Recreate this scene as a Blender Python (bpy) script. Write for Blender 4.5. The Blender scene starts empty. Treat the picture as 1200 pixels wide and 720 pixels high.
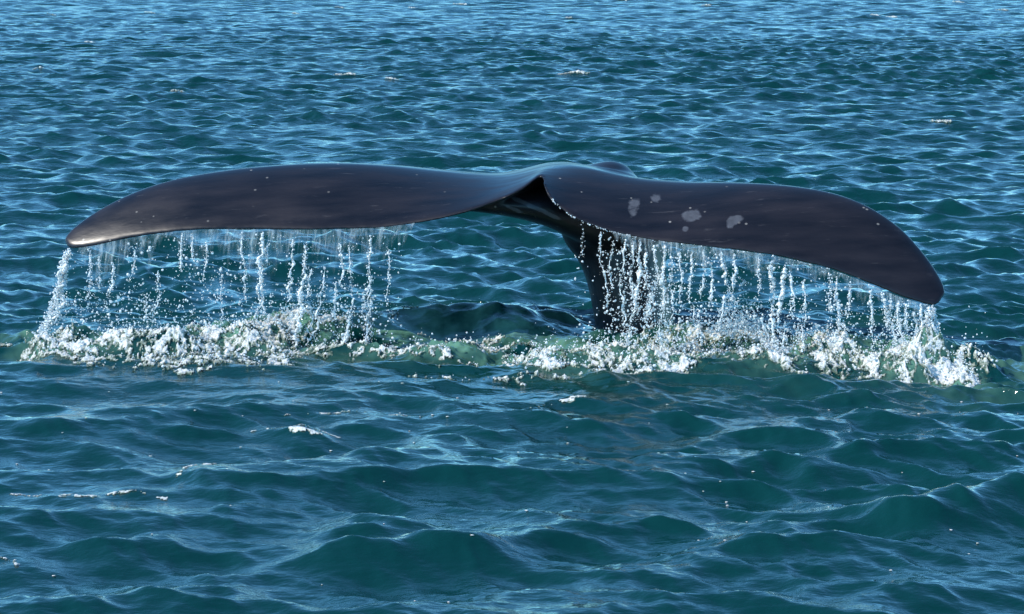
import bpy, math, random
import numpy as np
from mathutils import Vector

# ---------------------------------------------------------------- camera, sky, sun, exposure
SC = bpy.context.scene
COL = SC.collection
FPX = 2985.0                 # focal length in photo pixels (photo 1200 x 720)
CAM_H = 2.46
HORIZON = -80.0              # photo row of the horizon
PITCH = math.atan2(360.0 - HORIZON, FPX)

cd = bpy.data.cameras.new('camera')
cam = bpy.data.objects.new('camera', cd)
COL.objects.link(cam)
cam.location = (0, 0, CAM_H)
cam.rotation_euler = (math.pi / 2 - PITCH, 0, 0)
cd.sensor_width = 36.0
cd.lens = FPX / 1200.0 * 36.0
cd.clip_start = 0.1
cd.clip_end = 30000
SC.camera = cam

SUN_EL = math.radians(40)
SUN_AZ = math.radians(-112)   # clockwise from +Y (the way the camera looks): behind and left
to_sun = Vector((math.sin(SUN_AZ) * math.cos(SUN_EL), math.cos(SUN_AZ) * math.cos(SUN_EL), math.sin(SUN_EL)))

world = bpy.data.worlds.new('World')
SC.world = world
world.use_nodes = True
wn = world.node_tree.nodes
wl = world.node_tree.links
bg = wn['Background']
sky = wn.new('ShaderNodeTexSky')
sky.sky_type = 'NISHITA'
sky.sun_disc = False
sky.sun_elevation = SUN_EL
sky.sun_rotation = SUN_AZ
sky.altitude = 0
sky.air_density = 0.8
sky.dust_density = 0.0
sky.ozone_density = 4.0
tint = wn.new('ShaderNodeMix')           # the whole clear sky a little bluer, as in the photograph
tint.data_type = 'RGBA'; tint.blend_type = 'MULTIPLY'; tint.inputs[0].default_value = 1.0
tint.inputs[7].default_value = (0.60, 1.05, 1.13, 1)
wl.new(sky.outputs[0], tint.inputs[6])
wl.new(tint.outputs[2], bg.inputs[0])
bg.inputs[1].default_value = 0.15

sl = bpy.data.lights.new('sun', 'SUN')
sl.energy = 2.9
sl.angle = math.radians(0.53)
sl.color = (1.0, 0.94, 0.84)
so = bpy.data.objects.new('sun', sl)
COL.objects.link(so)
so.rotation_euler = (-to_sun).to_track_quat('-Z', 'Y').to_euler()

SC.view_settings.view_transform = 'Standard'
SC.view_settings.look = 'None'
SC.view_settings.exposure = 0.95
SC.view_settings.gamma = 1.0
SC.render.engine = 'CYCLES'
SC.cycles.max_bounces = 8
SC.cycles.transparent_max_bounces = 24

rng = np.random.default_rng(7)
CP, SP = math.cos(PITCH), math.sin(PITCH)


def at(px, py, Y):
    """the point at depth Y that the photo shows at (px, py); arrays allowed"""
    px = np.asarray(px, float); py = np.asarray(py, float); Y = np.asarray(Y, float)
    u = (px - 600.0) / FPX
    v = (360.0 - py) / FPX
    dx, dy, dz = u, CP + v * SP, -SP + v * CP
    t = Y / dy
    return np.stack([dx * t, dy * t + 0 * dx, CAM_H + dz * t], -1)


def ground(px, py):
    """the point of the flat sea level under a photo pixel"""
    px = np.asarray(px, float); py = np.asarray(py, float)
    u = (px - 600.0) / FPX
    v = (360.0 - py) / FPX
    dy, dz = CP + v * SP, -SP + v * CP
    t = -CAM_H / dz
    return np.stack([u * t, dy * t], -1)


def project(P):
    x, y, z = P[..., 0], P[..., 1], P[..., 2] - CAM_H
    d = y * CP - z * SP
    return 600 + FPX * x / d, 360 - FPX * (y * SP + z * CP) / d


# ---------------------------------------------------------------- object helpers
def tag(o, label=None, cat=None, group=None, kind=None):
    for k, v in (('label', label), ('category', cat), ('group', group), ('kind', kind)):
        if v:
            o[k] = v
    return o


def mesh_obj(name, V, F, mat, attrs=None, smooth=True, parent=None):
    """V (n,3), F (m,3) or (m,4) -> one mesh object"""
    V = np.ascontiguousarray(V, np.float32)
    F = np.ascontiguousarray(F, np.int32)
    me = bpy.data.meshes.new(name)
    n, m, k = len(V), len(F), F.shape[1]
    me.vertices.add(n)
    me.vertices.foreach_set('co', V.ravel())
    me.loops.add(m * k)
    me.loops.foreach_set('vertex_index', F.ravel())
    me.polygons.add(m)
    me.polygons.foreach_set('loop_start', np.arange(0, m * k, k, dtype=np.int32))
    me.update(calc_edges=True)
    me.validate()
    if smooth:
        me.polygons.foreach_set('use_smooth', np.ones(len(me.polygons), bool))
    for nm, a in (attrs or {}).items():
        at_ = me.attributes.new(nm, 'FLOAT', 'POINT')
        at_.data.foreach_set('value', np.ascontiguousarray(a, np.float32).ravel())
    me.materials.append(mat)
    o = bpy.data.objects.new(name, me)
    COL.objects.link(o)
    if parent:
        o.parent = parent
    return o


def grid_faces(nr, nc, wrap=False):
    i = np.arange(nr * nc, dtype=np.int32).reshape(nr, nc)
    if wrap:
        i = np.concatenate([i, i[:, :1]], 1)
    return np.stack([i[:-1, :-1], i[:-1, 1:], i[1:, 1:], i[1:, :-1]], -1).reshape(-1, 4)


def smoothstep(a, b, x):
    t = np.clip((x - a) / (b - a), 0, 1)
    return t * t * (3 - 2 * t)


# ---------------------------------------------------------------- noise tiles
def noise_tile(n, lo, hi, p, seed):
    """periodic band-limited noise, unit variance; wave numbers lo..hi cycles per tile"""
    r = np.random.default_rng(seed)
    kx = np.fft.fftfreq(n, 1 / n)
    k = np.hypot(*np.meshgrid(kx, kx))
    a = np.where((k >= lo) & (k <= hi), np.maximum(k, 1) ** -p, 0)
    f = np.fft.ifft2(np.fft.fft2(r.standard_normal((n, n))) * a).real
    return (f / f.std()).astype(np.float32)


def sample(tile, x, y, L):
    n = tile.shape[0]
    fx = np.asarray(x) / L * n
    fy = np.asarray(y) / L * n
    ix = np.floor(fx).astype(np.int64); iy = np.floor(fy).astype(np.int64)
    tx = (fx - ix).astype(np.float32); ty = (fy - iy).astype(np.float32)
    ix %= n; iy %= n
    jx = (ix + 1) % n; jy = (iy + 1) % n
    return (tile[iy, ix] * (1 - tx) + tile[iy, jx] * tx) * (1 - ty) + (tile[jy, ix] * (1 - tx) + tile[jy, jx] * tx) * ty


NT = noise_tile(512, 2, 120, 1.6, 11)       # cloudy fbm
NF = noise_tile(512, 20, 160, 1.0, 12)      # finer grain
N1 = noise_tile(1024, 3, 120, 1.2, 13)      # used along lines


# ---------------------------------------------------------------- the sea
def ocean_band(n, L, lam_lo, lam_hi, slope, wind, spread, seed, p=4.0, peak=None):
    """height, x and y displacement of a short-crested wind sea; slope = rms slope"""
    r = np.random.default_rng(seed)
    f = np.fft.fftfreq(n, L / n) * 2 * math.pi
    KX, KY = np.meshgrid(f, f)
    K = np.hypot(KX, KY); K[0, 0] = 1
    c = (KX * math.cos(wind) + KY * math.sin(wind)) / K
    D = np.abs(c) ** spread + 0.04
    S = K ** -p * D
    if peak:
        S = S * np.exp(-1.25 * (2 * math.pi / peak / K) ** 2.4)
    S = np.where((K >= 2 * math.pi / lam_hi) & (K < 2 * math.pi / lam_lo), S, 0)
    S[0, 0] = 0
    H = np.fft.fft2(r.standard_normal((n, n))) * np.sqrt(S)
    h = np.fft.ifft2(H).real
    sx = np.fft.ifft2(1j * KX * H).real
    sy = np.fft.ifft2(1j * KY * H).real
    g = slope / math.sqrt((sx ** 2 + sy ** 2).mean())
    H *= g
    dx = np.fft.ifft2(1j * KX / K * H).real
    dy = np.fft.ifft2(1j * KY / K * H).real
    return [a.astype(np.float32) for a in (h * g, dx, dy)]


WIND = math.radians(97)
LA, LB = 61.0, 9.7
SEA_A = ocean_band(2048, LA, 0.55, 9.0, 0.155, WIND, 3.5, 21, 3.5, 1.7)
SEA_B = ocean_band(1024, LB, 0.22, 0.55, 0.230, WIND + 0.15, 3.2, 22, 3.6)
SEA_C = ocean_band(1024, LB, 0.07, 0.22, 0.190, WIND - 0.15, 2.6, 23, 3.8)
CHOP = 0.9


def warp(x, y):
    """bends straight lines of foam and swell out of true"""
    near = np.hypot(x, y) < 40
    return (x + near * 0.08 * sample(NT, x + 0.9, y, 3.7), y + near * 0.10 * sample(NT, x, y + 1.3, 4.3))


def ridge(x, y, pts, wid, hgt):
    """sum of soft bumps strung along a line of photo pixels"""
    P = ground([p[0] for p in pts], [p[1] for p in pts])
    out = np.zeros_like(x)
    best = np.full(x.shape, 1e9, np.float32)
    for a, b in zip(P[:-1], P[1:]):
        d = b - a
        t = np.clip(((x - a[0]) * d[0] + (y - a[1]) * d[1]) / (d @ d), 0, 1)
        best = np.minimum(best, (x - a[0] - t * d[0]) ** 2 + (y - a[1] - t * d[1]) ** 2)
    return hgt * np.exp(-best / (wid * wid))


RIDGES = [
    ([(850, 408), (890, 409)], 0.12, 0.05),
    ([(1088, 433), (1099, 434)], 0.07, 0.09),
    ([(645, 386), (668, 386)], 0.07, 0.06),   # line of the water heaped up by the tail, width, height
    ([(70, 412), (200, 412), (300, 404), (370, 402)], 0.26, 0.085),
    ([(250, 400), (350, 396)], 0.30, 0.07),
    ([(445, 392), (520, 386), (590, 392)], 0.32, 0.11),
    ([(600, 392), (690, 396)], 0.30, 0.05),
    ([(800, 400), (900, 400), (960, 406)], 0.34, 0.10),
    ([(960, 418), (1090, 424)], 0.26, 0.08),
    ([(640, 425), (780, 428), (940, 432)], 0.22, 0.05),
    ([(1090, 436), (1150, 432)], 0.16, 0.07),
    ([(260, 446), (430, 446)], 0.40, 0.05),
    ([(1085, 612), (1220, 596)], 0.20, 0.11),
    ([(965, 552), (1010, 552)], 0.12, 0.07),
    ([(270, 560), (420, 545), (520, 520)], 0.20, 0.06),
    ([(640, 600), (760, 598)], 0.18, 0.05),
    ([(420, 660), (560, 650)], 0.20, 0.06),
]


def rough_zone(x, y):
    """where the falling water churns the surface, 0..1"""
    z = np.zeros_like(x)
    x, y = warp(x, y)
    for pts, w in (([(50, 408), (380, 400)], 0.45), ([(440, 412), (640, 425)], 0.30),
                   ([(650, 415), (820, 412), (1100, 430)], 0.60)):
        z = np.maximum(z, ridge(x, y, pts, w, 1.0))
    return z


def sea(x, y, detail=True):
    """displaced surface of the sea for the resting points x, y"""
    x = np.asarray(x, np.float32); y = np.asarray(y, np.float32)
    r = np.hypot(x, y)
    ha, ax, ay = (sample(t, x, y, LA) for t in SEA_A)
    far = 1 - smoothstep(140, 420, r)
    gust = 1 + 0.25 * sample(NT, x, y, 70.0)
    ca, sa = math.cos(0.61), math.sin(0.61)
    xb, yb = ca * x - sa * y, sa * x + ca * y
    hb, bx, by = (sample(t, xb, yb, LB) for t in SEA_B)
    hc, cx, cy = (sample(t, xb + 3.3, yb + 1.7, LB) for t in SEA_C)
    bx, by = ca * bx + sa * by, -sa * bx + ca * by
    cx, cy = ca * cx + sa * cy, -sa * cx + ca * cy
    fb = 1 - smoothstep(45, 95, r)
    fc = 1 - smoothstep(17, 34, r)
    near = np.exp(-((y - 15.0) / 1.1) ** 2) * np.exp(-(x / 3.4) ** 6)
    zone = rough_zone(x, y) * (r < 40)
    slick = ridge(x, y, [(150, 455), (300, 448), (520, 452), (600, 470)], 0.55, 1.0) * (r < 40)
    wa = far * (1 - 0.45 * near)
    wb = fb * gust * (1 + 0.6 * zone - 0.45 * slick)
    wc = fc * gust * (1 + 0.8 * zone - 0.6 * slick)
    X = x + CHOP * (ax * wa + 0.8 * bx * wb + 0.6 * cx * wc)
    Y = y + CHOP * (ay * wa + 0.8 * by * wb + 0.6 * cy * wc)
    Z = ha * wa + hb * wb + hc * wc
    for pts, w, h in RIDGES:
        Z = Z + ridge(x, y, pts, w, h) * (r < 40)
    Z = Z + zone * (0.006 * sample(NF, x, y, 5.4) + 0.026 * sample(NT, x, y, 2.9))
    return X, Y, Z, zone, fc


# ---------------------------------------------------------------- node helpers
def new_mat(name):
    m = bpy.data.materials.new(name)
    m.use_nodes = True
    nt = m.node_tree
    return m, nt, nt.nodes, nt.links, nt.nodes['Principled BSDF']


def N(nodes, kind, **kw):
    n = nodes.new('ShaderNode' + kind)
    for k, v in kw.items():
        if k.startswith('i_'):
            n.inputs[int(k[2:])].default_value = v
        else:
            setattr(n, k, v)
    return n


def math_node(nodes, links, op, a, b=None, clamp=False):
    n = nodes.new('ShaderNodeMath'); n.operation = op; n.use_clamp = clamp
    for i, v in enumerate((a, b)):
        if v is None:
            continue
        if isinstance(v, (int, float)):
            n.inputs[i].default_value = v
        else:
            links.new(v, n.inputs[i])
    return n.outputs[0]


def ramp(nodes, links, fac, stops):
    n = nodes.new('ShaderNodeValToRGB')
    cr = n.color_ramp
    while len(cr.elements) < len(stops):
        cr.elements.new(0.5)
    for e, (p, c) in zip(cr.elements, stops):
        e.position = p
        e.color = c if len(c) == 4 else (*c, 1)
    links.new(fac, n.inputs[0])
    return n.outputs[0]


def mix_color(nodes, links, fac, a, b):
    n = nodes.new('ShaderNodeMix'); n.data_type = 'RGBA'
    for i, v in ((0, fac), (6, a), (7, b)):
        if isinstance(v, (int, float)):
            n.inputs[i].default_value = v
        elif isinstance(v, tuple):
            n.inputs[i].default_value = (*v, 1)
        else:
            links.new(v, n.inputs[i])
    return n.outputs[2]


# ---------------------------------------------------------------- materials
def make_sea_material():
    m, nt, nd, lk, bsdf = new_mat('sea_water')
    tc = N(nd, 'TexCoord')
    mp = N(nd, 'Mapping'); mp.inputs['Scale'].default_value = (0.6, 1.0, 1.0)
    lk.new(tc.outputs['Object'], mp.inputs[0])
    big = N(nd, 'TexNoise'); big.inputs['Scale'].default_value = 0.13; big.inputs['Detail'].default_value = 3
    lk.new(mp.outputs[0], big.inputs[0])
    air = N(nd, 'Attribute', attribute_name='aeration')
    fine = N(nd, 'Attribute', attribute_name='fine')
    deep = mix_color(nd, lk, big.outputs[0], (0.0007, 0.023, 0.025), (0.0011, 0.032, 0.028))
    col = mix_color(nd, lk, air.outputs['Fac'], deep, (0.090, 0.200, 0.140))
    lk.new(col, bsdf.inputs['Base Color'])
    bsdf.inputs['Roughness'].default_value = 0.05
    bsdf.inputs['IOR'].default_value = 1.333
    lk.new(ramp(nd, lk, fine.outputs['Fac'], [(0.0, (0.16,) * 3), (1.0, (0.05,) * 3)]), bsdf.inputs['Roughness'])
    n1 = N(nd, 'TexNoise'); n1.inputs['Scale'].default_value = 22; n1.inputs['Detail'].default_value = 4
    lk.new(mp.outputs[0], n1.inputs[0])
    n2 = N(nd, 'TexNoise'); n2.inputs['Scale'].default_value = 3.2; n2.inputs['Detail'].default_value = 4
    lk.new(mp.outputs[0], n2.inputs[0])
    lod = math_node(nd, lk, 'SUBTRACT', 1.0, fine.outputs['Fac'])
    b1 = N(nd, 'Bump'); b1.inputs['Distance'].default_value = 0.009; b1.inputs['Strength'].default_value = 0.7
    lk.new(n1.outputs[0], b1.inputs['Height'])
    b2 = N(nd, 'Bump'); b2.inputs['Distance'].default_value = 0.10
    lk.new(math_node(nd, lk, 'MULTIPLY', lod, 0.9), b2.inputs['Strength'])
    lk.new(n2.outputs[0], b2.inputs['Height'])
    lk.new(b1.outputs[0], b2.inputs['Normal'])
    lk.new(b2.outputs[0], bsdf.inputs['Normal'])
    return m


def make_skin_material():
    m, nt, nd, lk, bsdf = new_mat('wet_whale_skin')
    tc = N(nd, 'TexCoord')
    mp = N(nd, 'Mapping'); mp.inputs['Scale'].default_value = (0.5, 2.2, 2.2)
    lk.new(tc.outputs['Object'], mp.inputs[0])
    streak = N(nd, 'TexNoise'); streak.inputs['Scale'].default_value = 5; streak.inputs['Detail'].default_value = 6
    lk.new(mp.outputs[0], streak.inputs[0])
    base = ramp(nd, lk, streak.outputs[0], [(0.3, (0.006, 0.005, 0.007)), (0.7, (0.015, 0.0115, 0.0145))])
    # pale pigment patches with ragged rims, plus notch streaks painted paler as light
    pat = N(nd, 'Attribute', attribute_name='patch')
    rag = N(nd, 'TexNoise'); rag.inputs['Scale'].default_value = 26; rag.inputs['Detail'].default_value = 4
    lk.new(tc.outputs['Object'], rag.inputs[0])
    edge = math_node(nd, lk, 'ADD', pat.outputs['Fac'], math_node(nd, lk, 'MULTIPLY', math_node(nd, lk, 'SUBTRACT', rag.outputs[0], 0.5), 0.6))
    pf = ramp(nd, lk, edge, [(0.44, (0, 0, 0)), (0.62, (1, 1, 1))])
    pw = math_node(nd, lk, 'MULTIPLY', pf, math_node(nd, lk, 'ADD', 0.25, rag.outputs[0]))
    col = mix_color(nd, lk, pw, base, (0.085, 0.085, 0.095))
    # small pale nicks and scratches
    vor = N(nd, 'TexVoronoi'); vor.inputs['Scale'].default_value = 9
    lk.new(tc.outputs['Object'], vor.inputs[0])
    dot = ramp(nd, lk, vor.outputs['Distance'], [(0.05, (1, 1, 1)), (0.09, (0, 0, 0))])
    thin = N(nd, 'TexNoise'); thin.inputs['Scale'].default_value = 2.1
    lk.new(tc.outputs['Object'], thin.inputs[0])
    sel = ramp(nd, lk, thin.outputs[0], [(0.42, (0, 0, 0)), (0.58, (1, 1, 1))])
    col = mix_color(nd, lk, math_node(nd, lk, 'MULTIPLY', math_node(nd, lk, 'MULTIPLY', dot, sel), 0.8), col, (0.30, 0.27, 0.24))
    ms = N(nd, 'Mapping'); ms.inputs['Scale'].default_value = (1.2, 9.0, 9.0); ms.inputs['Rotation'].default_value = (0.2, 0.35, 0.3)
    lk.new(tc.outputs['Object'], ms.inputs[0])
    sc = N(nd, 'TexNoise'); sc.inputs['Scale'].default_value = 4.5; sc.inputs['Detail'].default_value = 8; sc.inputs['Roughness'].default_value = 0.65
    lk.new(ms.outputs[0], sc.inputs[0])
    col = mix_color(nd, lk, ramp(nd, lk, sc.outputs[0], [(0.62, (0, 0, 0)), (0.74, (0.45,) * 3)]), col, (0.085, 0.075, 0.075))
    lk.new(col, bsdf.inputs['Base Color'])
    rr = ramp(nd, lk, streak.outputs[0], [(0.3, (0.27,) * 3), (0.7, (0.45,) * 3)])
    lk.new(rr, bsdf.inputs['Roughness'])
    bsdf.inputs['IOR'].default_value = 1.38
    bsdf.inputs['Coat Weight'].default_value = 0.05
    bsdf.inputs['Coat Roughness'].default_value = 0.12
    bsdf.inputs['Coat IOR'].default_value = 1.33
    bp = N(nd, 'TexNoise'); bp.inputs['Scale'].default_value = 30; bp.inputs['Detail'].default_value = 5
    lk.new(mp.outputs[0], bp.inputs[0])
    b = N(nd, 'Bump'); b.inputs['Distance'].default_value = 0.003; b.inputs['Strength'].default_value = 0.2
    lk.new(bp.outputs[0], b.inputs['Height'])
    lk.new(b.outputs[0], bsdf.inputs['Normal'])
    return m


def make_foam_material():
    m, nt, nd, lk, bsdf = new_mat('sea_foam')
    tc = N(nd, 'TexCoord')
    n = N(nd, 'TexNoise'); n.inputs['Scale'].default_value = 72; n.inputs['Detail'].default_value = 5; n.inputs['Roughness'].default_value = 0.65
    lk.new(tc.outputs['Object'], n.inputs[0])
    fr = N(nd, 'Attribute', attribute_name='froth')
    f = math_node(nd, lk, 'ADD', fr.outputs['Fac'], math_node(nd, lk, 'MULTIPLY', math_node(nd, lk, 'SUBTRACT', n.outputs[0], 0.5), 2.4))
    col = ramp(nd, lk, f, [(0.16, (0.10, 0.16, 0.11)), (0.52, (0.42, 0.46, 0.38)), (0.92, (0.90, 0.90, 0.86))])
    lk.new(col, bsdf.inputs['Base Color'])
    bsdf.inputs['Roughness'].default_value = 0.25
    bsdf.inputs['IOR'].default_value = 1.33
    bsdf.inputs['Subsurface Weight'].default_value = 0.15
    bsdf.inputs['Subsurface Radius'].default_value = (0.02, 0.025, 0.02)
    b = N(nd, 'Bump'); b.inputs['Distance'].default_value = 0.012; b.inputs['Strength'].default_value = 0.9
    lk.new(n.outputs[0], b.inputs['Height'])
    lk.new(b.outputs[0], bsdf.inputs['Normal'])
    trl = N(nd, 'BsdfTranslucent')
    lk.new(col, trl.inputs[0]); lk.new(b.outputs[0], trl.inputs['Normal'])
    mx = N(nd, 'MixShader'); mx.inputs[0].default_value = 0.25
    lk.new(bsdf.outputs[0], mx.inputs[1]); lk.new(trl.outputs[0], mx.inputs[2])
    lk.new(mx.outputs[0], nd['Material Output'].inputs[0])
    return m


def make_drop_material():
    """aerated falling water: light scatters through it, some drops are clear"""
    m, nt, nd, lk, bsdf = new_mat('falling_sea_water')
    out = nd['Material Output']
    bsdf.inputs['Base Color'].default_value = (0.90, 0.94, 0.95, 1)
    bsdf.inputs['Roughness'].default_value = 0.12
    bsdf.inputs['IOR'].default_value = 1.333
    geo = N(nd, 'NewGeometry')
    tr = ramp(nd, lk, geo.outputs['Random Per Island'], [(0.55, (0.0,) * 3), (1.0, (0.7,) * 3)])
    tc = N(nd, 'TexCoord')
    n = N(nd, 'TexNoise'); n.inputs['Scale'].default_value = 38; n.inputs['Detail'].default_value = 3
    lk.new(tc.outputs['Object'], n.inputs[0])
    clear = ramp(nd, lk, n.outputs[0], [(0.50, (0,) * 3), (0.62, (0.85,) * 3)])
    lk.new(math_node(nd, lk, 'MAXIMUM', tr, clear), bsdf.inputs['Transmission Weight'])
    trl = N(nd, 'BsdfTranslucent'); trl.inputs[0].default_value = (0.96, 0.97, 0.95, 1)
    mx = N(nd, 'MixShader')
    fac = ramp(nd, lk, geo.outputs['Random Per Island'], [(0.5, (0.30,) * 3), (1.0, (0.15,) * 3)])
    lk.new(fac, mx.inputs[0]); lk.new(bsdf.outputs[0], mx.inputs[1]); lk.new(trl.outputs[0], mx.inputs[2])
    lk.new(mx.outputs[0], out.inputs[0])
    return m


def make_film_material():
    m, nt, nd, lk, bsdf = new_mat('thin_water_film')
    out = nd['Material Output']
    th = N(nd, 'Attribute', attribute_name='film')
    tc = N(nd, 'TexCoord')
    mp = N(nd, 'Mapping'); mp.inputs['Scale'].default_value = (1.0, 1.0, 0.30)
    lk.new(tc.outputs['Object'], mp.inputs[0])
    n = N(nd, 'TexNoise'); n.inputs['Scale'].default_value = 34; n.inputs['Detail'].default_value = 6
    lk.new(mp.outputs[0], n.inputs[0])
    f = math_node(nd, lk, 'MULTIPLY', th.outputs['Fac'], ramp(nd, lk, n.outputs[0], [(0.35, (0.1,) * 3), (0.62, (1,) * 3)]))
    bsdf.inputs['Base Color'].default_value = (0.75, 0.85, 0.88, 1)
    bsdf.inputs['Roughness'].default_value = 0.15
    bsdf.inputs['IOR'].default_value = 1.333
    t = N(nd, 'BsdfTransparent')
    trl = N(nd, 'BsdfTranslucent'); trl.inputs[0].default_value = (0.75, 0.85, 0.88, 1)
    mx0 = N(nd, 'MixShader'); mx0.inputs[0].default_value = 0.5
    lk.new(bsdf.outputs[0], mx0.inputs[1]); lk.new(trl.outputs[0], mx0.inputs[2])
    mx = N(nd, 'MixShader')
    lk.new(f, mx.inputs[0]); lk.new(t.outputs[0], mx.inputs[1]); lk.new(mx0.outputs[0], mx.inputs[2])
    lk.new(mx.outputs[0], out.inputs[0])
    return m


M_SEA, M_SKIN, M_FOAM, M_DROP, M_FILM = (f() for f in (make_sea_material, make_skin_material, make_foam_material, make_drop_material, make_film_material))


# ---------------------------------------------------------------- sea surface, one sheet out to the horizon
def build_sea():
    def steps(a, b, s):
        return np.arange(a, b, s)
    radii = np.concatenate([
        np.geomspace(0.4, 7, 40)[:-1], steps(7, 13.2, 0.03), steps(13.2, 17, 0.014), steps(17, 30, 0.05),
        steps(30, 60, 0.085), steps(60, 120, 0.2), np.geomspace(120, 500, 140)[:-1], np.geomspace(500, 20000, 30)])
    fine = np.radians(np.arange(-15, 15.0001, 0.05))
    side = np.radians(15 + np.concatenate([np.cumsum(np.linspace(0.1, 1.0, 45)), 40 + np.arange(0, 126, 6.0)]))
    ang = np.concatenate([-side[::-1], fine, side])
    R, A = np.meshgrid(radii, ang, indexing='ij')
    x, y = R * np.sin(A), R * np.cos(A)
    X, Y, Z, zone, fc = sea(x.ravel(), y.ravel())
    # milky, aerated green water under the falling curtains
    wide = ridge(X, Y, [(420, 396), (640, 400), (800, 405), (1000, 412)], 0.65, 0.8) * (np.hypot(X, Y) < 40)
    air = np.clip(np.maximum(zone, wide) * (0.65 + 0.40 * sample(NT, X, Y, 2.1)), 0, 1)
    V = np.stack([X, Y, Z], -1)
    F = grid_faces(len(radii), len(ang))[:, ::-1]
    o = mesh_obj('sea', V, F, M_SEA, {'aeration': air, 'fine': fc})
    tag(o, 'choppy blue green sea with short wind waves reaching to the horizon', 'sea', kind='structure')


build_sea()


# ---------------------------------------------------------------- the whale's tail
def spline(K, n):
    """centripetal Catmull-Rom through the rows of K, n samples"""
    K = np.asarray(K, float)
    d = np.linalg.norm(np.diff(K[:, :2], axis=0), axis=1) ** 0.6
    t = np.concatenate([[0], np.cumsum(d)]); t /= t[-1]
    m = np.gradient(K, t, axis=0)
    q = np.linspace(0, 1, n)
    i = np.clip(np.searchsorted(t, q, 'right') - 1, 0, len(t) - 2)
    h = (t[i + 1] - t[i])[:, None]
    s = ((q - t[i])[:, None]) / h
    return ((2 * s**3 - 3 * s**2 + 1) * K[i] + (s**3 - 2 * s**2 + s) * h * m[i]
            + (-2 * s**3 + 3 * s**2) * K[i + 1] + (s**3 - s**2) * h * m[i + 1])


# crest x, crest y, trailing edge x, y, crest depth, trailing depth, leading edge depth beyond the crest, its drop, thickness
FLUKE = [
    (74, 284, 76, 290, 15.36, 15.33, 0.03, 0.02, 0.020),
    (80, 274, 84, 292, 15.40, 15.30, 0.06, 0.03, 0.035),
    (100, 257, 105, 290, 15.44, 15.26, 0.12, 0.04, 0.050),
    (150, 229, 150, 281, 15.50, 15.20, 0.22, 0.06, 0.075),
    (200, 212, 205, 273, 15.54, 15.14, 0.30, 0.07, 0.10),
    (260, 201, 265, 270, 15.57, 15.09, 0.37, 0.07, 0.12),
    (330, 194, 335, 271, 15.58, 15.04, 0.42, 0.07, 0.14),
    (400, 192, 400, 270, 15.58, 15.00, 0.46, 0.07, 0.16),
    (460, 195, 455, 267, 15.58, 14.96, 0.48, 0.06, 0.18),
    (510, 200, 505, 259, 15.58, 14.94, 0.48, 0.05, 0.20),
    (550, 204, 548, 248, 15.58, 14.94, 0.48, 0.04, 0.22),
    (585, 206, 585, 234, 15.56, 14.96, 0.48, 0.03, 0.24),
    (610, 203, 612, 220, 15.53, 15.00, 0.48, 0.02, 0.25),
    (630, 198, 629, 207, 15.50, 15.08, 0.48, 0.02, 0.26),
    (643, 195, 634, 203, 15.48, 15.12, 0.48, 0.02, 0.26),
    (655, 194, 636, 214, 15.46, 14.98, 0.48, 0.02, 0.26),
    (668, 194, 645, 232, 15.42, 14.86, 0.48, 0.02, 0.25),
    (690, 197, 668, 253, 15.36, 14.78, 0.48, 0.03, 0.24),
    (720, 204, 705, 269, 15.30, 14.72, 0.46, 0.04, 0.22),
    (750, 210, 750, 280, 15.24, 14.67, 0.44, 0.05, 0.20),
    (800, 214, 800, 287, 15.18, 14.61, 0.42, 0.06, 0.18),
    (870, 215, 865, 295, 15.08, 14.55, 0.38, 0.07, 0.16),
    (930, 219, 925, 305, 14.99, 14.50, 0.34, 0.07, 0.14),
    (980, 228, 975, 318, 14.90, 14.46, 0.30, 0.07, 0.125),
    (1020, 244, 1015, 333, 14.80, 14.42, 0.25, 0.07, 0.11),
    (1055, 268, 1048, 347, 14.70, 14.39, 0.19, 0.06, 0.10),
    (1082, 297, 1075, 356, 14.60, 14.36, 0.13, 0.05, 0.085),
    (1098, 320, 1090, 359, 14.52, 14.35, 0.09, 0.04, 0.07),
    (1106, 336, 1098, 358, 14.46, 14.35, 0.06, 0.03, 0.05),
    (1108, 346, 1104, 354, 14.41, 14.36, 0.03, 0.02, 0.03),
]
FS = spline(FLUKE, 420)
RIM_Y = FS[:, 3].copy()

RAG = 0.0022 * sample(N1, FS[:, 2] * 0.006, 0.3 + 0 * FS[:, 2], 1.0)     # slightly ragged rim
CREST = at(FS[:, 0], FS[:, 1], FS[:, 4])
TRAIL = at(FS[:, 2], FS[:, 3], FS[:, 5])


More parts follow.
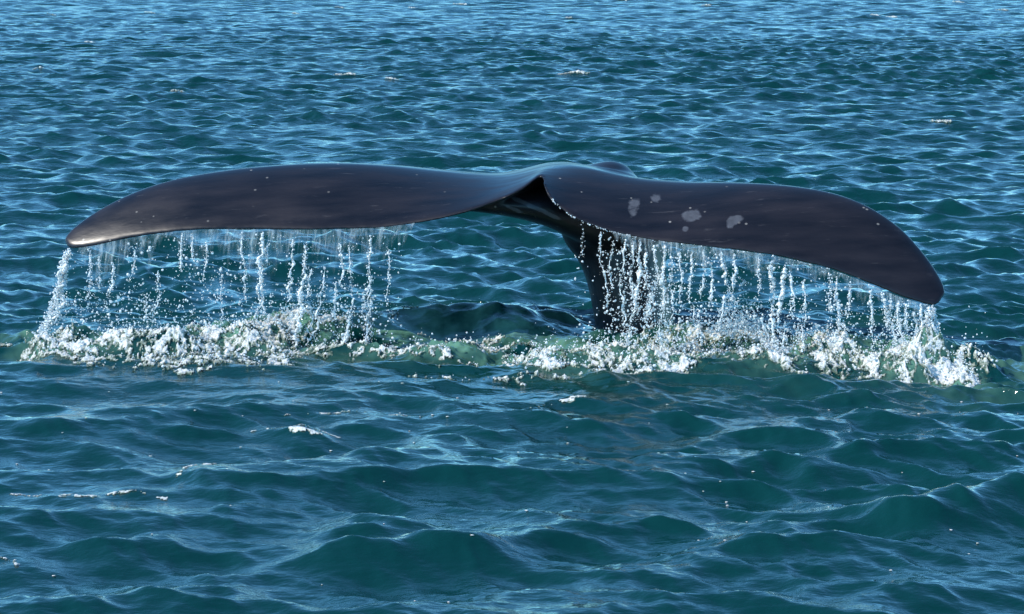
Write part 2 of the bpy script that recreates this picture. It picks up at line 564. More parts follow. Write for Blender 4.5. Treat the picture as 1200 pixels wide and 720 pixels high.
def fluke_loft():
    nb, nf = 14, 30
    rings = []
    for s in range(len(FS)):
        C, T = CREST[s], TRAIL[s]
        dy, dz, th = FS[s, 6], FS[s, 7], FS[s, 8]
        L = C + np.array([0, dy, -dz])
        b = np.linspace(1, 0, nb + 1)[:, None]
        back = C + (L - C) * np.concatenate([b, b, b ** 2], 1)
        a = np.linspace(0, 1, nf + 1)[1:, None]
        front = C + (T - C) * np.concatenate([a, a, 0.12 * a + 0.88 * a ** 1.6], 1)
        front[:, 2:] += RAG[s] * a ** 14
        top = np.concatenate([back, front])
        tan = np.gradient(top, axis=0)
        nrm = np.stack([np.zeros(len(top)), tan[:, 2], -tan[:, 1]], -1)       # downward / backward
        nrm /= np.linalg.norm(nrm, axis=1)[:, None] + 1e-9
        nrm *= np.where(nrm[:, 2:3] > 0, -1, 1)
        v = np.concatenate([[0], np.cumsum(np.linalg.norm(np.diff(top, axis=0), axis=1))]); v /= v[-1]
        prof = 5 * (0.2969 * np.sqrt(v) - 0.126 * v - 0.3516 * v**2 + 0.2843 * v**3 - 0.1036 * v**4)
        tt = np.maximum(th * np.clip(prof, 0, 1) * 1.0, min(0.028, th) * np.minimum(1, v / 0.02))
        bot = top + nrm * tt[:, None]
        rings.append(np.concatenate([top, bot[1:-1][::-1], ]))
    R = np.array(rings)
    nr, nc = R.shape[:2]
    F = grid_faces(nr, nc, True)
    V = R.reshape(-1, 3)
    c0, c1 = R[0].mean(0), R[-1].mean(0)
    V = np.concatenate([V, [c0, c1]])
    i = np.arange(nc); j = (i + 1) % nc
    caps = np.concatenate([np.stack([np.full(nc, nr * nc), j, i], -1),
                           np.stack([np.full(nc, nr * nc + 1), (nr - 1) * nc + i, (nr - 1) * nc + j], -1)])
    tri = np.concatenate([F[:, [0, 1, 2]], F[:, [0, 2, 3]], caps])
    return V, tri[:, ::-1]


def tube(path, rx, ry, n=48, cap=6):
    """path (k,3), elliptic rings in x and y, rounded ends"""
    path = np.asarray(path, float); k = len(path)
    t = np.gradient(path, axis=0); t /= np.linalg.norm(t, axis=1)[:, None]
    X = np.tile([1.0, 0, 0], (k, 1)); X -= (X * t).sum(1)[:, None] * t; X /= np.linalg.norm(X, axis=1)[:, None]
    Yv = np.cross(t, X)
    a = np.linspace(0, 2 * math.pi, n, endpoint=False)
    R = path[:, None] + X[:, None] * (np.cos(a)[None, :, None] * np.asarray(rx)[:, None, None]) + Yv[:, None] * (np.sin(a)[None, :, None] * np.asarray(ry)[:, None, None])
    V = np.concatenate([R.reshape(-1, 3), path[:1], path[-1:]])
    F = grid_faces(k, n, True)
    i = np.arange(n); j = (i + 1) % n
    caps = np.concatenate([np.stack([np.full(n, k * n), j, i], -1), np.stack([np.full(n, k * n + 1), (k - 1) * n + i, (k - 1) * n + j], -1)])
    return V, np.concatenate([F[:, [0, 1, 2]], F[:, [0, 2, 3]], caps])


def stock_loft():
    """tail stock from under water up to the hump behind the flukes: photo x, y, depth, half width, half depth"""
    K = [(775, 560, 15.90, 0.33, 0.55), (765, 480, 15.86, 0.29, 0.50), (752, 420, 15.82, 0.262, 0.46),
         (744, 380, 15.80, 0.248, 0.43), (738, 345, 15.80, 0.245, 0.40), (731, 310, 15.80, 0.255, 0.37),
         (723, 280, 15.80, 0.285, 0.35), (714, 255, 15.78, 0.32, 0.33), (711, 232, 15.76, 0.31, 0.31),
         (712, 213, 15.78, 0.235, 0.26), (714, 201, 15.80, 0.170, 0.20), (715, 193, 15.80, 0.105, 0.12), (715, 188.5, 15.80, 0.03, 0.03)]
    S = spline(K, 70)
    return tube(at(S[:, 0], S[:, 1], S[:, 2]), S[:, 3], S[:, 4])


def flare_loft():
    """the root of the left fluke swelling out of the stock"""
    K = [(470, 236, 15.42, 0.01, 0.02), (520, 237, 15.40, 0.045, 0.14), (560, 236, 15.40, 0.065, 0.20), (600, 237, 15.42, 0.09, 0.25), (640, 241, 15.46, 0.125, 0.30),
         (680, 250, 15.55, 0.18, 0.33), (720, 258, 15.66, 0.20, 0.33), (770, 250, 15.66, 0.15, 0.28), (830, 240, 15.5, 0.05, 0.12)]
    S = spline(K, 60)
    path = at(S[:, 0], S[:, 1], S[:, 2])
    n = 40
    a = np.linspace(0, 2 * math.pi, n, endpoint=False)
    R = path[:, None] + np.stack([np.zeros((len(S), n)), np.cos(a)[None] * S[:, 4:5], np.sin(a)[None] * S[:, 3:4]], -1)
    k = len(S)
    V = np.concatenate([R.reshape(-1, 3), path[:1], path[-1:]])
    F = grid_faces(k, n, True)
    i = np.arange(n); j = (i + 1) % n
    caps = np.concatenate([np.stack([np.full(n, k * n), j, i], -1), np.stack([np.full(n, k * n + 1), (k - 1) * n + i, (k - 1) * n + j], -1)])
    return V, np.concatenate([F[:, [0, 1, 2]], F[:, [0, 2, 3]], caps])


def build_whale():
    Vs, Fs, off = [], [], 0
    for V, F in (fluke_loft(), stock_loft(), flare_loft()):
        Vs.append(V); Fs.append(F + off); off += len(V)
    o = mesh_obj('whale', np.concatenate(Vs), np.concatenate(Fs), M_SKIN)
    md = o.modifiers.new('union', 'REMESH')
    md.mode = 'VOXEL'; md.voxel_size = 0.008; md.use_smooth_shade = True
    dg = bpy.context.evaluated_depsgraph_get()
    me = bpy.data.meshes.new_from_object(o.evaluated_get(dg))
    old = o.data
    o.modifiers.clear()
    o.data = me
    me.name = 'whale'
    bpy.data.meshes.remove(old)
    n = len(me.vertices)
    P = np.empty(n * 3, np.float32); me.vertices.foreach_get('co', P); P = P.reshape(-1, 3).astype(float)
    E = np.empty(len(me.edges) * 2, np.int32); me.edges.foreach_get('vertices', E); E = E.reshape(-1, 2)
    deg = np.bincount(E.ravel(), minlength=n)[:, None]

    def avg(P):
        out = np.zeros_like(P)
        for c in range(3):
            out[:, c] = np.bincount(E[:, 0], P[E[:, 1], c], n) + np.bincount(E[:, 1], P[E[:, 0], c], n)
        return out / deg
    # blend only where the stock meets the flukes; a light Taubin pass elsewhere
    u, v = project(P)
    joint = np.exp(-(((u - 650) / 130) ** 2 + ((v - 245) / 42) ** 2)) * smoothstep(14.9, 15.12, P[:, 1])
    back = np.exp(-(((u - 715) / 75) ** 2)) * smoothstep(15.35, 15.6, P[:, 1]) * (v < 260)
    joint = np.clip(np.maximum(joint, back) * 1.6, 0, 1)[:, None]
    for it in range(70):
        P += (avg(P) - P) * 0.6 * joint
    order = np.argsort(FS[:, 2])
    rim = 1 - smoothstep(4, 11, np.abs(v - np.interp(u, FS[order, 2], FS[order, 3])))
    rim = (rim * (np.abs(u - 622) > 30) * (P[:, 1] < 15.42))[:, None]
    for it in range(60):
        P += (avg(P) - P) * 0.6 * rim
    for it in range(40):
        P += (avg(P) - P) * 0.5
        P -= (avg(P) - P) * 0.52
    me.vertices.foreach_set('co', P.astype(np.float32).ravel())
    # pigment patches, then notch streaks with light put into their colour
    u, v = project(P)
    pat = np.zeros(n)
    for x, y, rx, ry, k in ((744, 237, 10, 10, .62), (741, 251, 7, 9, .50), (769, 232, 8, 6, .80), (806, 254, 10, 8, .72), (816, 251, 8, 7, .60),
                            (866, 256, 9, 5, .75), (856, 262, 7, 8, .75), (803, 269, 5, 4, .80)):
        pat = pat + k * np.exp(-0.9 * (((u - x) / rx) ** 2 + ((v - y) / ry) ** 2))
    pat = np.minimum(pat, 1.0)
    for x, y, rx, ry, k in ((612, 237, 16, 3.5, .92), (628, 244, 20, 3.5, .95), (645, 252, 16, 3, .9), (604, 246, 14, 3, .85)):  # scar streaks at the notch, colour paled to stand in for light there
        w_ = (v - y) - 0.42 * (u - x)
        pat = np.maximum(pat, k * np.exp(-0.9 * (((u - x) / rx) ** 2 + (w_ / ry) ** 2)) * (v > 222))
    pat[P[:, 1] > 15.4] = 0
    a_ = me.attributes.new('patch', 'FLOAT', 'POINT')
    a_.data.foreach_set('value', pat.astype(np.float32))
    me.polygons.foreach_set('use_smooth', np.ones(len(me.polygons), bool))
    me.update()
    tag(o, 'dark wet whale tail with wide drooping flukes raised out of the sea, water pouring off', 'whale')
    print('whale verts', n)


build_whale()


# ---------------------------------------------------------------- water running off the flukes
PHI = (1 + 5 ** 0.5) / 2
ICO_V = np.array([(-1, PHI, 0), (1, PHI, 0), (-1, -PHI, 0), (1, -PHI, 0), (0, -1, PHI), (0, 1, PHI), (0, -1, -PHI), (0, 1, -PHI),
                  (PHI, 0, -1), (PHI, 0, 1), (-PHI, 0, -1), (-PHI, 0, 1)]) / math.sqrt(1 + PHI * PHI)
ICO_F = np.array([(0, 11, 5), (0, 5, 1), (0, 1, 7), (0, 7, 10), (0, 10, 11), (1, 5, 9), (5, 11, 4), (11, 10, 2), (10, 7, 6), (7, 1, 8),
                  (3, 9, 4), (3, 4, 2), (3, 2, 6), (3, 6, 8), (3, 8, 9), (4, 9, 5), (2, 4, 11), (6, 2, 10), (8, 6, 7), (9, 8, 1)])


def drops_mesh(name, P, R, mat, stretch=1.4, froth=None, flat=1.0):
    """many small drops joined into one mesh"""
    n = len(P)
    ax = np.ones((n, 1, 3)) * R[:, None, None]
    ax[:, 0, 2] *= rng.uniform(0.9, stretch, n)
    ax[:, 0, 0] *= rng.uniform(0.75, 1.15, n)
    a = rng.uniform(0, 2 * math.pi, n)
    b = rng.normal(0, 0.35, n)
    v = np.tile(ICO_V[None], (n, 1, 1))
    c, s_ = np.cos(a)[:, None], np.sin(a)[:, None]
    v = np.stack([c * v[..., 0] - s_ * v[..., 1], s_ * v[..., 0] + c * v[..., 1], v[..., 2]], -1) * ax
    c, s_ = np.cos(b)[:, None], np.sin(b)[:, None]
    v = np.stack([c * v[..., 0] - s_ * v[..., 2], v[..., 1], s_ * v[..., 0] + c * v[..., 2]], -1)
    v[..., 2] *= flat
    v[..., 0] *= 1 + (1 - flat)
    V = (v + P[:, None]).reshape(-1, 3)
    F = (ICO_F[None] + 12 * np.arange(n)[:, None, None]).reshape(-1, 3)
    return mesh_obj(name, V, F, mat, None if froth is None else {'froth': np.full(len(V), froth)})


def trail_at(px):
    px = np.asarray(px, float)
    o = np.argsort(FS[:, 2])
    return np.stack([np.interp(px, FS[o, 2], TRAIL[o, k]) for k in range(3)], -1)


# start x on the trailing edge, fall begins this far down (0..1), ends at, sideways drift in photo px, radius mm, meander px
LEFT_STRANDS = [
    (105, 0.00, 0.50, -7, 5.5, 3), (116, 0.10, 0.42, -5, 4.5, 3), (133, 0.18, 0.52, -9, 4.5, 4), (158, 0.08, 0.40, -9, 4.5, 3),
    (213, 0.00, 0.30, -4, 5.0, 2), (226, 0.02, 0.22, -4, 4.5, 2), (242, 0.08, 0.42, -3, 3.5, 3), (283, 0.02, 0.55, 1, 5.0, 3),
    (308, 0.00, 0.97, -16, 8.0, 6), (313, 0.10, 0.72, -5, 6.0, 5), (343, 0.05, 0.98, -10, 6.5, 4), (359, 0.10, 1.00, -14, 8.0, 4),
    (367, 0.30, 0.95, -10, 5.5, 5), (384, 0.28, 0.92, -18, 5.5, 4), (400, 0.10, 0.45, -13, 6.0, 4), (396, 0.42, 0.75, -8, 4.5, 3),
    (409, 0.12, 0.55, 4, 5.5, 3), (424, 0.55, 1.00, -22, 5.5, 3), (434, 0.05, 1.00, -3, 6.0, 4), (437, 0.35, 0.90, -3, 4.5, 6),
    (455, 0.15, 0.60, -2, 3.5, 3), (186, 0.30, 0.75, -6, 4.0, 4), (260, 0.35, 0.80, -4, 3.5, 4), (172, 0.52, 0.72, -4, 3.5, 3),
]
RIGHT_STRANDS = [
    (683, 0.00, 0.22, 4, 2.0, 2), (704, 0.00, 0.62, 18, 4.0, 3), (718, 0.05, 0.45, 5, 2.6, 3), (733, 0.02, 0.75, -4, 3.6, 4),
    (742, 0.02, 0.60, -2, 5.5, 3), (750, 0.00, 1.00, -14, 7.0, 4), (757, 0.08, 0.70, -4, 5.0, 4), (766, 0.02, 0.62, -4, 5.5, 4),
    (779, 0.00, 1.00, -6, 8.5, 3), (786, 0.06, 0.65, 2, 5.0, 4), (797, 0.04, 0.50, 3, 4.5, 3), (810, 0.05, 0.75, 4, 4.5, 5),
    (824, 0.00, 0.40, 2, 6.0, 3), (832, 0.10, 0.48, 4, 4.5, 3), (846, 0.00, 0.55, 5, 6.5, 6), (861, 0.00, 0.42, -4, 5.5, 4),
    (850, 0.38, 0.68, -3, 5.0, 4), (889, 0.00, 0.35, 5, 5.0, 3), (903, 0.05, 0.75, 4, 7.5, 4), (920, 0.05, 0.55, -6, 7.0, 4),
    (926, 0.10, 0.50, 4, 5.5, 4), (895, 0.55, 0.95, -3, 6.0, 5), (916, 0.60, 0.98, 5, 5.5, 5), (941, 0.15, 0.85, 5, 5.0, 5),
    (972, 0.00, 0.45, 6, 5.0, 3), (981, 0.02, 0.62, 4, 5.0, 3), (996, 0.05, 0.40, 10, 4.5, 3), (1022, 0.00, 0.60, 6, 4.5, 3),
    (1034, 0.00, 0.48, 14, 7.0, 3), (1044, 0.05, 0.62, 10, 7.0, 4), (1053, 0.02, 0.66, 8, 7.5, 4), (1062, 0.05, 0.45, 4, 6.0, 3),
    (1070, 0.10, 0.98, 1, 5.5, 4), (1079, 0.00, 0.40, 5, 5.5, 3), (1085, 0.05, 0.55, 4, 4.5, 3),
]
beads = 150
bx = np.concatenate([rng.choice([648, 655, 668, 690, 701, 708, 722, 735], 90) + rng.normal(0, 4.5, 90), rng.uniform(700, 1098, 60)])
be = trail_at(bx) + rng.normal(0, 0.003, (beads, 3)) + np.array([0, -0.006, 0.004])
tag(drops_mesh('water_beads', be, np.clip(np.exp(rng.normal(math.log(0.0026), 0.4, beads)), 0.0014, 0.0055), M_DROP), 'glinting water beads along the wet lower rim of the fluke with pale patches', 'water beads', kind='stuff')
ORDINAL = ('first second third fourth fifth sixth seventh eighth ninth tenth eleventh twelfth thirteenth fourteenth '
           'fifteenth sixteenth seventeenth eighteenth nineteenth').split()
OWN_LABEL = {   # strands the photograph sets apart from the rest
    ('l', 105): 'first short strand beside the thick stream off the left tip',
    ('l', 308): 'long lumpy white strand reaching the foam below the middle of the left fluke',
    ('l', 424): 'short slanting strand low above the foam at the inner end of the left curtain',
    ('l', 434): 'last long white strand before the notch, at the inner end of the left curtain',
    ('r', 683): 'tiny trickle from the sparkling rim over the left edge of the dark tail stock',
    ('r', 704): 'first white strand crossing the dark front of the tail stock',
    ('r', 779): 'thickest white strand, falling past the right side of the tail stock',
    ('r', 1070): 'long thin strand nearest the thick stream off the rounded right tip',
}
PXM = 0.0050      # metres per photo pixel at the flukes


def strand(spec, name, label, group, k, fat=1.0, parent=None):
    x0, f0, f1, drift, rad, mea = spec
    P0 = trail_at(x0)
    top = P0[2] - 0.004
    n = int(24 + 110 * (f1 - f0) * top / 0.6)
    f = np.linspace(f0, f1, n)
    line = f * top / 1.3 + k * 0.137
    w1, w2 = sample(N1, line * 0.24, np.full(n, k * 0.31), 1.0), sample(N1, line * 0.24, np.full(n, k * 0.31 + 0.5), 1.0)
    # thicker knots and thin necks, tapering off at the lower end when the strand breaks up
    knots = np.abs(sample(N1, line * 1.6, np.full(n, k * 0.17 + 0.23), 1.0))
    R = rad * 0.001 * fat * (0.42 + 0.45 * knots)
    R *= np.clip(0.85 + 0.55 * sample(N1, line * 0.35, np.full(n, k * 0.41 + 0.7), 1.0), 0.18, 1.8)      # swelling and thinning
    R *= np.clip((f - f0) / 0.02, 0.15, 1) * np.clip((f1 - f) / 0.04, 0.12, 1)
    grow = np.clip((f - f0) * 4, 0, 1)
    X = P0[0] + PXM * (drift * f ** 1.3 + mea * w1 * grow * 0.7)
    Y = P0[1] + 0.02 * w2 * grow - 0.03 * f
    Z = top * (1 - f) - 0.01
    a = np.linspace(0, 2 * math.pi, 8, endpoint=False)
    V = np.stack([X[:, None] + R[:, None] * np.cos(a), Y[:, None] + R[:, None] * np.sin(a), Z[:, None] + 0 * a], -1)
    lump = sample(NF, line[:, None] * 3 + 0 * a, a[None] * 0.02 + k * 0.11 + 0 * line[:, None], 1.0)
    V[..., 0] += R[:, None] * 0.35 * lump
    V = np.concatenate([V.reshape(-1, 3), [(X[0], Y[0], Z[0])], [(X[-1], Y[-1], Z[-1])]])
    F = grid_faces(n, 8, True)
    i = np.arange(8); j = (i + 1) % 8
    F = np.concatenate([F, np.stack([np.full(8, n * 8), j, i, i], -1)[:, :4]][:1])
    tri = np.concatenate([F[:, [0, 1, 2]], F[:, [0, 2, 3]], np.stack([np.full(8, n * 8), j, i], -1),
                          np.stack([np.full(8, n * 8 + 1), (n - 1) * 8 + i, (n - 1) * 8 + j], -1)])
    o = mesh_obj(name, V, tri, M_DROP, parent=parent)
    if parent is None:
        tag(o, label, 'water strand', group)
    return np.stack([X, Y, Z], -1), f, o


def curtain(side, strands, tip, lo, hi, n_free, weight, label, strand_label, group, tip_label):
    P, R = [], []
    # each strand is told by where it starts, how long it is and its place counted from the tip or the other end
    order = sorted(range(len(strands)), key=lambda q: strands[q][0] + 0.5 * strands[q][3] * (strands[q][1] + strands[q][2]))
    if side == 'r':
        order = order[::-1]
    names, half = {}, len(order) // 2
    for pos, q in enumerate(order):
        f0, f1 = strands[q][1], strands[q][2]
        look = ('floating' if f0 > 0.25 else 'long' if f1 - f0 > 0.7 else 'short' if f1 - f0 < 0.42 else 'medium')
        where = ('%s from the %s tip' % (ORDINAL[pos], 'left' if side == 'l' else 'right') if pos < half else
                 '%s from the %s' % (ORDINAL[len(order) - 1 - pos], 'inner end of the left curtain' if side == 'l' else 'tail stock end of the right curtain'))
        names[q] = '%s white strand of falling water, %s' % (look, where)
    for k, sp in enumerate(strands):
        path, f, _ = strand(sp, 'water_strand', OWN_LABEL.get((side, sp[0])) or names[k], group, k + (0 if side == 'l' else 50))
        m = int(40 * (sp[2] - sp[1]) * sp[4] + 20)
        i = rng.integers(0, len(path), m)
        spread = PXM * (1.0 + 2.6 * f[i])
        q = path[i] + rng.normal(0, 1, (m, 3)) * np.stack([spread, spread * 1.2, spread * 2], -1)
        P.append(q); R.append(np.exp(rng.normal(math.log(0.0026), 0.45, m)))
        # drops below the broken end
        m = int(30 * (1 - sp[2]) + 4)
        g = sp[2] + (1 - sp[2]) * rng.random(m) ** 1.3
        e = path[-1]
        top = e[2] / max(1e-3, 1 - sp[2])
        q = np.stack([e[0] + PXM * (sp[3] * 0.8 * (g - sp[2]) + rng.normal(0, 4, m)), e[1] + rng.normal(0, 0.04, m), top * (1 - g)], -1)
        P.append(q); R.append(np.exp(rng.normal(math.log(0.0040), 0.4, m)))
    # thick stream off the very tip: several plaited strands in one rope
    for k, sp in enumerate(tip):
        seed = 90 + k + (0 if side == 'l' else 5)
        if k == 0:
            path, f, stream = strand(sp, 'water_stream', tip_label, None, seed)
        else:                                                   # plaited into the same stream: its parts
            path, f, _ = strand(sp, 'strand', None, None, seed, parent=stream)
        m = 420
        i = rng.integers(0, len(path), m)
        P.append(path[i] + rng.normal(0, 1, (m, 3)) * np.array([0.013, 0.013, 0.02]) * (0.5 + f[i])[:, None])
        R.append(np.exp(rng.normal(math.log(0.0038), 0.45, m)))
    # loose drops all over the curtain
    xs = weight(n_free)
    e = trail_at(xs)
    g = rng.beta(1.3, 0.9, n_free)
    lean = (-14 if side == 'l' else 2) + rng.normal(0, 6, n_free)
    clump = sample(NT, xs * 0.004, g * 0.6, 1.0) + 0.6 * rng.normal(0, 1, n_free)
    q = np.stack([e[:, 0] + PXM * lean * g, e[:, 1] + rng.normal(0, 0.07, n_free), e[:, 2] * (1 - g) - 0.01], -1)
    keep = clump > -0.2
    P.append(q[keep]); R.append(np.exp(rng.normal(math.log(0.0028), 0.6, n_free))[keep])
    P = np.concatenate(P); R = np.clip(np.concatenate(R), 0.0012, 0.0095)
    ok = P[:, 2] > -0.03
    o = drops_mesh('water_drops', P[ok], R[ok], M_DROP)
    tag(o, label, 'water drops', kind='stuff')
    print('drops', ok.sum())


curtain('l', LEFT_STRANDS, [(79, 0.0, 1.0, -36, 10.0, 4), (81, 0.0, 1.0, -33, 8.5, 6), (78, 0.05, 0.97, -37, 7.0, 6)],
        90, 470, 3800, lambda n: 66 + 410 * rng.beta(0.9, 1.15, n),
        'curtain of loose bright drops falling from the edge of the long fluke left of the notch',
        'thin broken strand of white water falling from the fluke left of the notch', 'strands of water falling from the left fluke',
        'thick white stream of water slanting off the pointed left tip of the tail')
curtain('r', RIGHT_STRANDS, [(1092, 0.0, 1.0, 8, 11.0, 3), (1094, 0.0, 1.0, 7, 9.0, 4), (1090, 0.0, 0.98, 9, 8.0, 5)],
        690, 1095, 5200, lambda n: np.where(rng.random(n) < 0.34, rng.normal(764, 26, n).clip(692, 830), 700 + 392 * rng.random(n)),
        'dense curtain of sparkling drops falling from the fluke with pale patches, over the tail stock',
        'thin broken strand of white water falling from the fluke with pale patches', 'strands of water falling from the right fluke',
        'thick white stream of water dropping straight off the rounded right tip of the tail')


def film(lo, hi, longest, seed, label, lean, gain):
    nu, nv = int((hi - lo) * 1.6), 26
    xs = np.linspace(lo, hi, nu)
    e = trail_at(xs)
    ragged = 0.55 + 0.28 * sample(N1, xs * 0.0021, np.full(nu, seed * 0.2), 1.0) + 0.08 * sample(N1, xs * 0.011, np.full(nu, seed * 0.3), 1.0)
    ln = PXM * longest * np.clip(ragged, 0.12, 1.4) * np.clip((xs - lo) / 14, 0.1, 1) * np.clip((hi - xs) / 14, 0.1, 1)
    v = np.linspace(0, 1, nv)[:, None]
    X = e[:, 0][None] + PXM * lean * v * ln[None] / (PXM * longest) + 0 * v
    Y = e[:, 1][None] + 0.012 + 0.012 * v * sample(N1, xs[None] * 0.006 + 0 * v, v * 0.06 + seed, 1.0)
    Z = e[:, 2][None] - ln[None] * v + 0.006
    th = gain * (1 - v ** 1.6) * np.clip(0.75 + 0.3 * sample(N1, xs * 0.02, np.full(nu, seed * 0.7), 1.0), 0.25, 1.3)[None]
    o = mesh_obj('water_film', np.stack([X, Y, Z], -1).reshape(-1, 3), grid_faces(nv, nu), M_FILM, {'film': np.clip(th, 0, 1)})
    tag(o, label, 'water film', kind='stuff')


film(92, 486, 58, 1, 'thin milky film of water just below the edge of the long fluke left of the notch', -8, 0.60)
film(716, 1088, 30, 2, 'thin milky film of water just below the edge of the fluke with pale patches', 2, 0.65)


# ---------------------------------------------------------------- foam
def foam_mesh(name, lines, label, cat=None, kind='stuff', res=(0.0055, 0.008), noise=0.36, lift=0.024, group=None, seed=0.0, cut=0.5):
    """a raft of froth riding on the water; lines = [(photo pixels at sea level, half width m, strength)]"""
    allp = np.concatenate([ground([p[0] for p in l[0]], [p[1] for p in l[0]]) for l in lines])
    pad = max(l[1] for l in lines) * 1.5 + (0.3 if len(lines) > 1 else 0.02)
    lo, hi = allp.min(0) - pad, allp.max(0) + pad
    gx = np.arange(lo[0], hi[0], res[0]); gy = np.arange(lo[1], hi[1], res[1])
    x, y = [a.ravel() for a in np.meshgrid(gx, gy)]
    m = np.zeros_like(x)
    wx, wy = warp(x, y) if len(lines) > 1 else (x, y)
    for pts, w, s_ in lines:
        m = np.maximum(m, ridge(wx, wy, pts, w, s_))
    nz = 0.35 * sample(NT, x + seed, y * 0.7 + seed, 1.3) + 0.55 * sample(NF, x + seed, y * 0.8, 5.0) + 0.45 * sample(NF, x + seed + 0.4, y, 2.4) + 0.30 * sample(NF, x + seed + 0.7, y + 0.2, 1.3)
    f = m + noise * nz * (smoothstep(0.05, 0.45, m) if len(lines) > 1 else smoothstep(0.0, 0.2, m)) - cut
    X, Y, Z, zone, fc = sea(x, y)
    billow = np.abs(sample(NF, X, Y, 6.1)) * 0.45 + np.abs(sample(NF, X, Y, 2.2)) * 0.25 + np.abs(sample(NT, X, Y, 0.8)) * 0.5
    fr = np.clip(f / 0.5, 0, 1)
    Z = Z + np.where(f > 0, 0.001 + lift * fr * (0.10 + 0.6 * billow), -0.012)
    keep_v = f > -0.06
    F = grid_faces(len(gy), len(gx))
    F = F[keep_v[F].all(1) & (f[F] > 0).any(1)]
    used = np.unique(F)
    new = np.full(len(x), -1, np.int32); new[used] = np.arange(len(used))
    V = np.stack([X, Y, Z], -1)[used]
    o = mesh_obj(name, V, new[F], M_FOAM, {'froth': fr[used]})
    tag(o, label, cat, group, kind)
    w = np.clip(f, 0, 1)[used]
    print(name, len(F))
    return V, w


LEFT_FOAM = [
    ([(46, 408), (90, 413), (140, 413)], 0.13, 1.1), ([(140, 412), (220, 408), (300, 403), (380, 396)], 0.13, 1.05),
    ([(70, 422), (150, 431), (250, 434), (330, 428)], 0.12, 0.80), ([(60, 414), (120, 418), (230, 420), (340, 412)], 0.36, 0.66),
    ([(380, 396), (425, 394)], 0.10, 0.7), ([(90, 434), (200, 440), (320, 436)], 0.06, 0.52),
]
MID_FOAM = [
    ([(425, 390), (480, 383), (545, 378), (570, 384)], 0.05, 0.75), ([(428, 409), (475, 412)], 0.06, 0.85),
    ([(515, 412), (560, 408), (628, 409)], 0.09, 0.8), ([(470, 422), (520, 428), (580, 434), (640, 434)], 0.07, 0.70),
    ([(640, 376), (668, 378)], 0.05, 0.9),
    ([(430, 402), (520, 399), (600, 403), (650, 402)], 0.035, 0.62), ([(480, 441), (600, 447), (720, 443)], 0.05, 0.55),
    ([(380, 418), (420, 424), (470, 424)], 0.05, 0.6), ([(560, 416), (600, 420), (660, 418)], 0.06, 0.62),
]
RIGHT_FOAM = [
    ([(640, 434), (690, 430), (780, 434)], 0.12, 1.0), ([(640, 420), (700, 412), (760, 412)], 0.16, 0.62),
    ([(820, 412), (860, 410), (900, 413), (940, 415)], 0.18, 1.0), ([(770, 408), (960, 418)], 0.24, 0.72), ([(660, 425), (800, 424), (900, 430), (1000, 434), (1100, 438)], 0.36, 0.70),
    ([(850, 410), (890, 412)], 0.15, 1.4), ([(960, 420), (1030, 430), (1100, 436)], 0.16, 0.95),
    ([(1080, 438), (1105, 438)], 0.12, 1.3), ([(1105, 438), (1150, 434)], 0.10, 0.55), ([(960, 445), (1060, 445)], 0.12, 0.55),
]


def spray(V, w, n, label, height=0.03):
    p = w / w.sum()
    i = rng.choice(len(V), n, p=p)
    P = V[i] + np.stack([rng.normal(0, 0.012, n), rng.normal(0, 0.012, n), rng.exponential(height, n) * (0.4 + w[i])], -1)
    R = np.clip(np.exp(rng.normal(math.log(0.0034), 0.45, n)), 0.0014, 0.009)
    tag(drops_mesh('spray', P, R, M_DROP, 1.15), label, 'spray', kind='stuff')


v, w = foam_mesh('foam', LEFT_FOAM, 'long white mound of foam heaped up under the left fluke')
spray(v, w, 1500, 'small drops leaping off the foam under the left fluke')
v, w = foam_mesh('foam', MID_FOAM, 'broken lines of foam around the green swell left of the tail stock', noise=0.42)
spray(v, w, 450, 'small drops leaping off the foam left of the tail stock', 0.015)
v, w = foam_mesh('foam', RIGHT_FOAM, 'wide churned white foam around the tail stock and under the right fluke')
spray(v, w, 3000, 'small drops leaping off the foam under the right fluke', 0.04)

n_ = 1100
g_ = ground(866, 412)
hh = rng.exponential(0.085, n_)
P_ = np.stack([g_[0] + rng.normal(0, 0.13, n_) * np.exp(-hh * 3), g_[1] + rng.normal(0, 0.10, n_), 0.10 + hh.clip(0, 0.32)], -1)
tag(drops_mesh('spray', P_, np.clip(np.exp(rng.normal(math.log(0.0034), 0.5, n_)), 0.0014, 0.010), M_DROP, 1.2),
    'burst of white spray standing up from the foam under the pale patches', 'spray', kind='stuff')

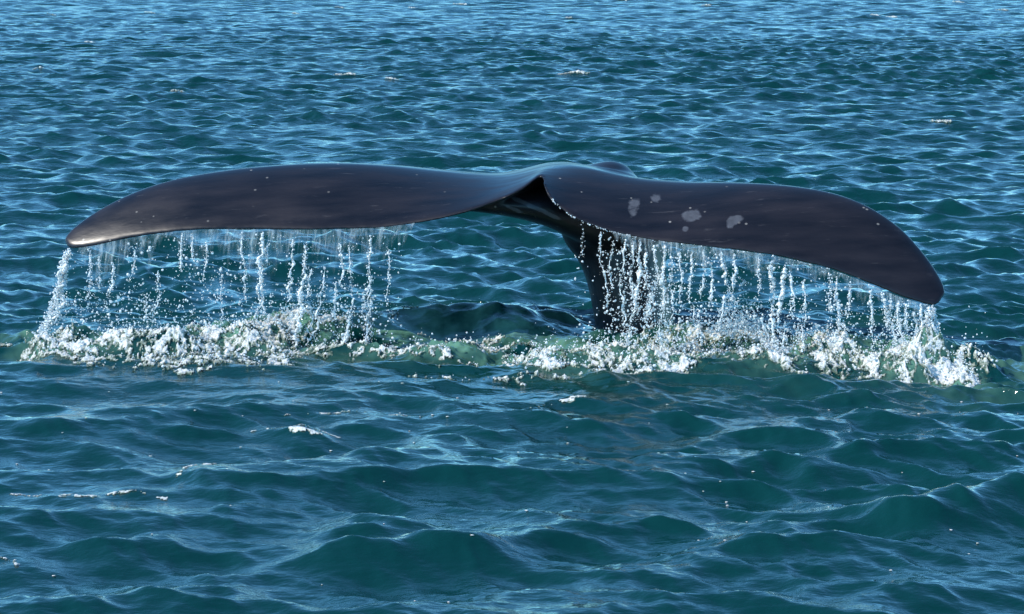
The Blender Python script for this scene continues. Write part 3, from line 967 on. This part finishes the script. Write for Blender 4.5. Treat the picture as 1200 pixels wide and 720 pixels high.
PATCHES = [   # single patches of foam drifting nearer the camera
    ([(345, 509), (375, 511)], 0.035, 1.0, 'small white foam patch with a streak, on the crest below the left foam mound'),
    ([(295, 503), (330, 503), (400, 508)], 0.012, 0.8, 'thin white foam streak along the crest below the left foam mound'),
    ([(240, 543), (268, 536), (285, 533)], 0.022, 0.85, 'slanting white foam streak on the near slope of the wave'),
    ([(203, 566), (215, 560), (228, 557)], 0.022, 0.85, 'small hooked foam patch beside the slanting streak'),
    ([(10, 574), (60, 580), (110, 584)], 0.030, 0.80, 'ragged white foam patch by the left edge of the picture'),
    ([(120, 580), (160, 582), (188, 586)], 0.022, 0.8, 'lacy foam streak right of the ragged foam patch'),
    ([(660, 472), (685, 470)], 0.035, 1.1, 'bright white foam fleck alone below the tail stock'),
    ([(622, 478), (645, 474)], 0.014, 0.8, 'thin foam fleck just left of the bright fleck below the tail stock'),
    ([(-8, 652), (14, 656), (20, 662)], 0.010, 0.70, 'foam patch cut by the left edge near the bottom corner'),
    ([(1140, 578), (1200, 572)], 0.02, 0.6, 'sparkling foam line on the steep crest at the right edge'),
    ([(330, 489), (400, 485), (500, 492)], 0.016, 0.55, 'scattered foam specks along the smooth crest below the left mound'),
]
for k, (pts, wd, st, lb) in enumerate(PATCHES):
    foam_mesh('foam_patch', [(pts, wd, st)], lb, 'foam patch', 'stuff', (0.005, 0.008), 0.50, 0.005, None, k * 0.37)

# foam flecks far and near: single small caps
CAPS = [(115, 48, 9), (182, 15, 8), (197, 117, 14), (487, 9, 8), (540, 6, 14), (400, 9, 8), (57, 19, 7), (412, 85, 16), (465, 90, 10),
        (665, 23, 8), (670, 87, 22), (1085, 137, 18), (830, 9, 8), (1050, 22, 10), (1020, 18, 8), (1172, 12, 12), (728, 0, 8), (27, 88, 8), (345, 18, 6), (1128, 4, 10)]
for k, (px, py, wpx) in enumerate(CAPS):
    g = ground(px, py)
    half = wpx * g[1] / FPX * 0.5
    ys = g[1] + np.linspace(-1.6, 1.6, 65)                       # onto the nearest crest
    zs = sea(np.full(65, g[0]), ys)[2]
    yc = ys[np.argmax(zs)]
    pc = project(np.array([g[0], yc, 0.0]))
    c = ((pc[0] - wpx * 0.5, float(pc[1])), (pc[0] + wpx * 0.5, float(pc[1]) + 0.2))
    foam_mesh('whitecap', [(c, half * 0.45 + 0.03, 0.95)], 'small white cap breaking on a wavelet far out beyond the whale', 'whitecap', 'stuff',
              (half / 14, max(half / 10, 0.02)), 0.35, 0.025, 'white caps far out on the sea', k * 0.61)
rs = np.random.default_rng(5)
fx = rs.uniform(0, 1200, 90); fy = 450 + 260 * rs.beta(0.8, 1.4, 90)
g = ground(fx, fy)
X, Y, Z, _, _ = sea(g[:, 0], g[:, 1])
tag(drops_mesh('foam_flecks', np.stack([X, Y, Z + 0.002], -1), rs.uniform(0.003, 0.007, 90), M_FOAM, 0.92, 0.9, 0.45), 'tiny white foam flecks scattered over the near water', 'foam flecks', kind='stuff')
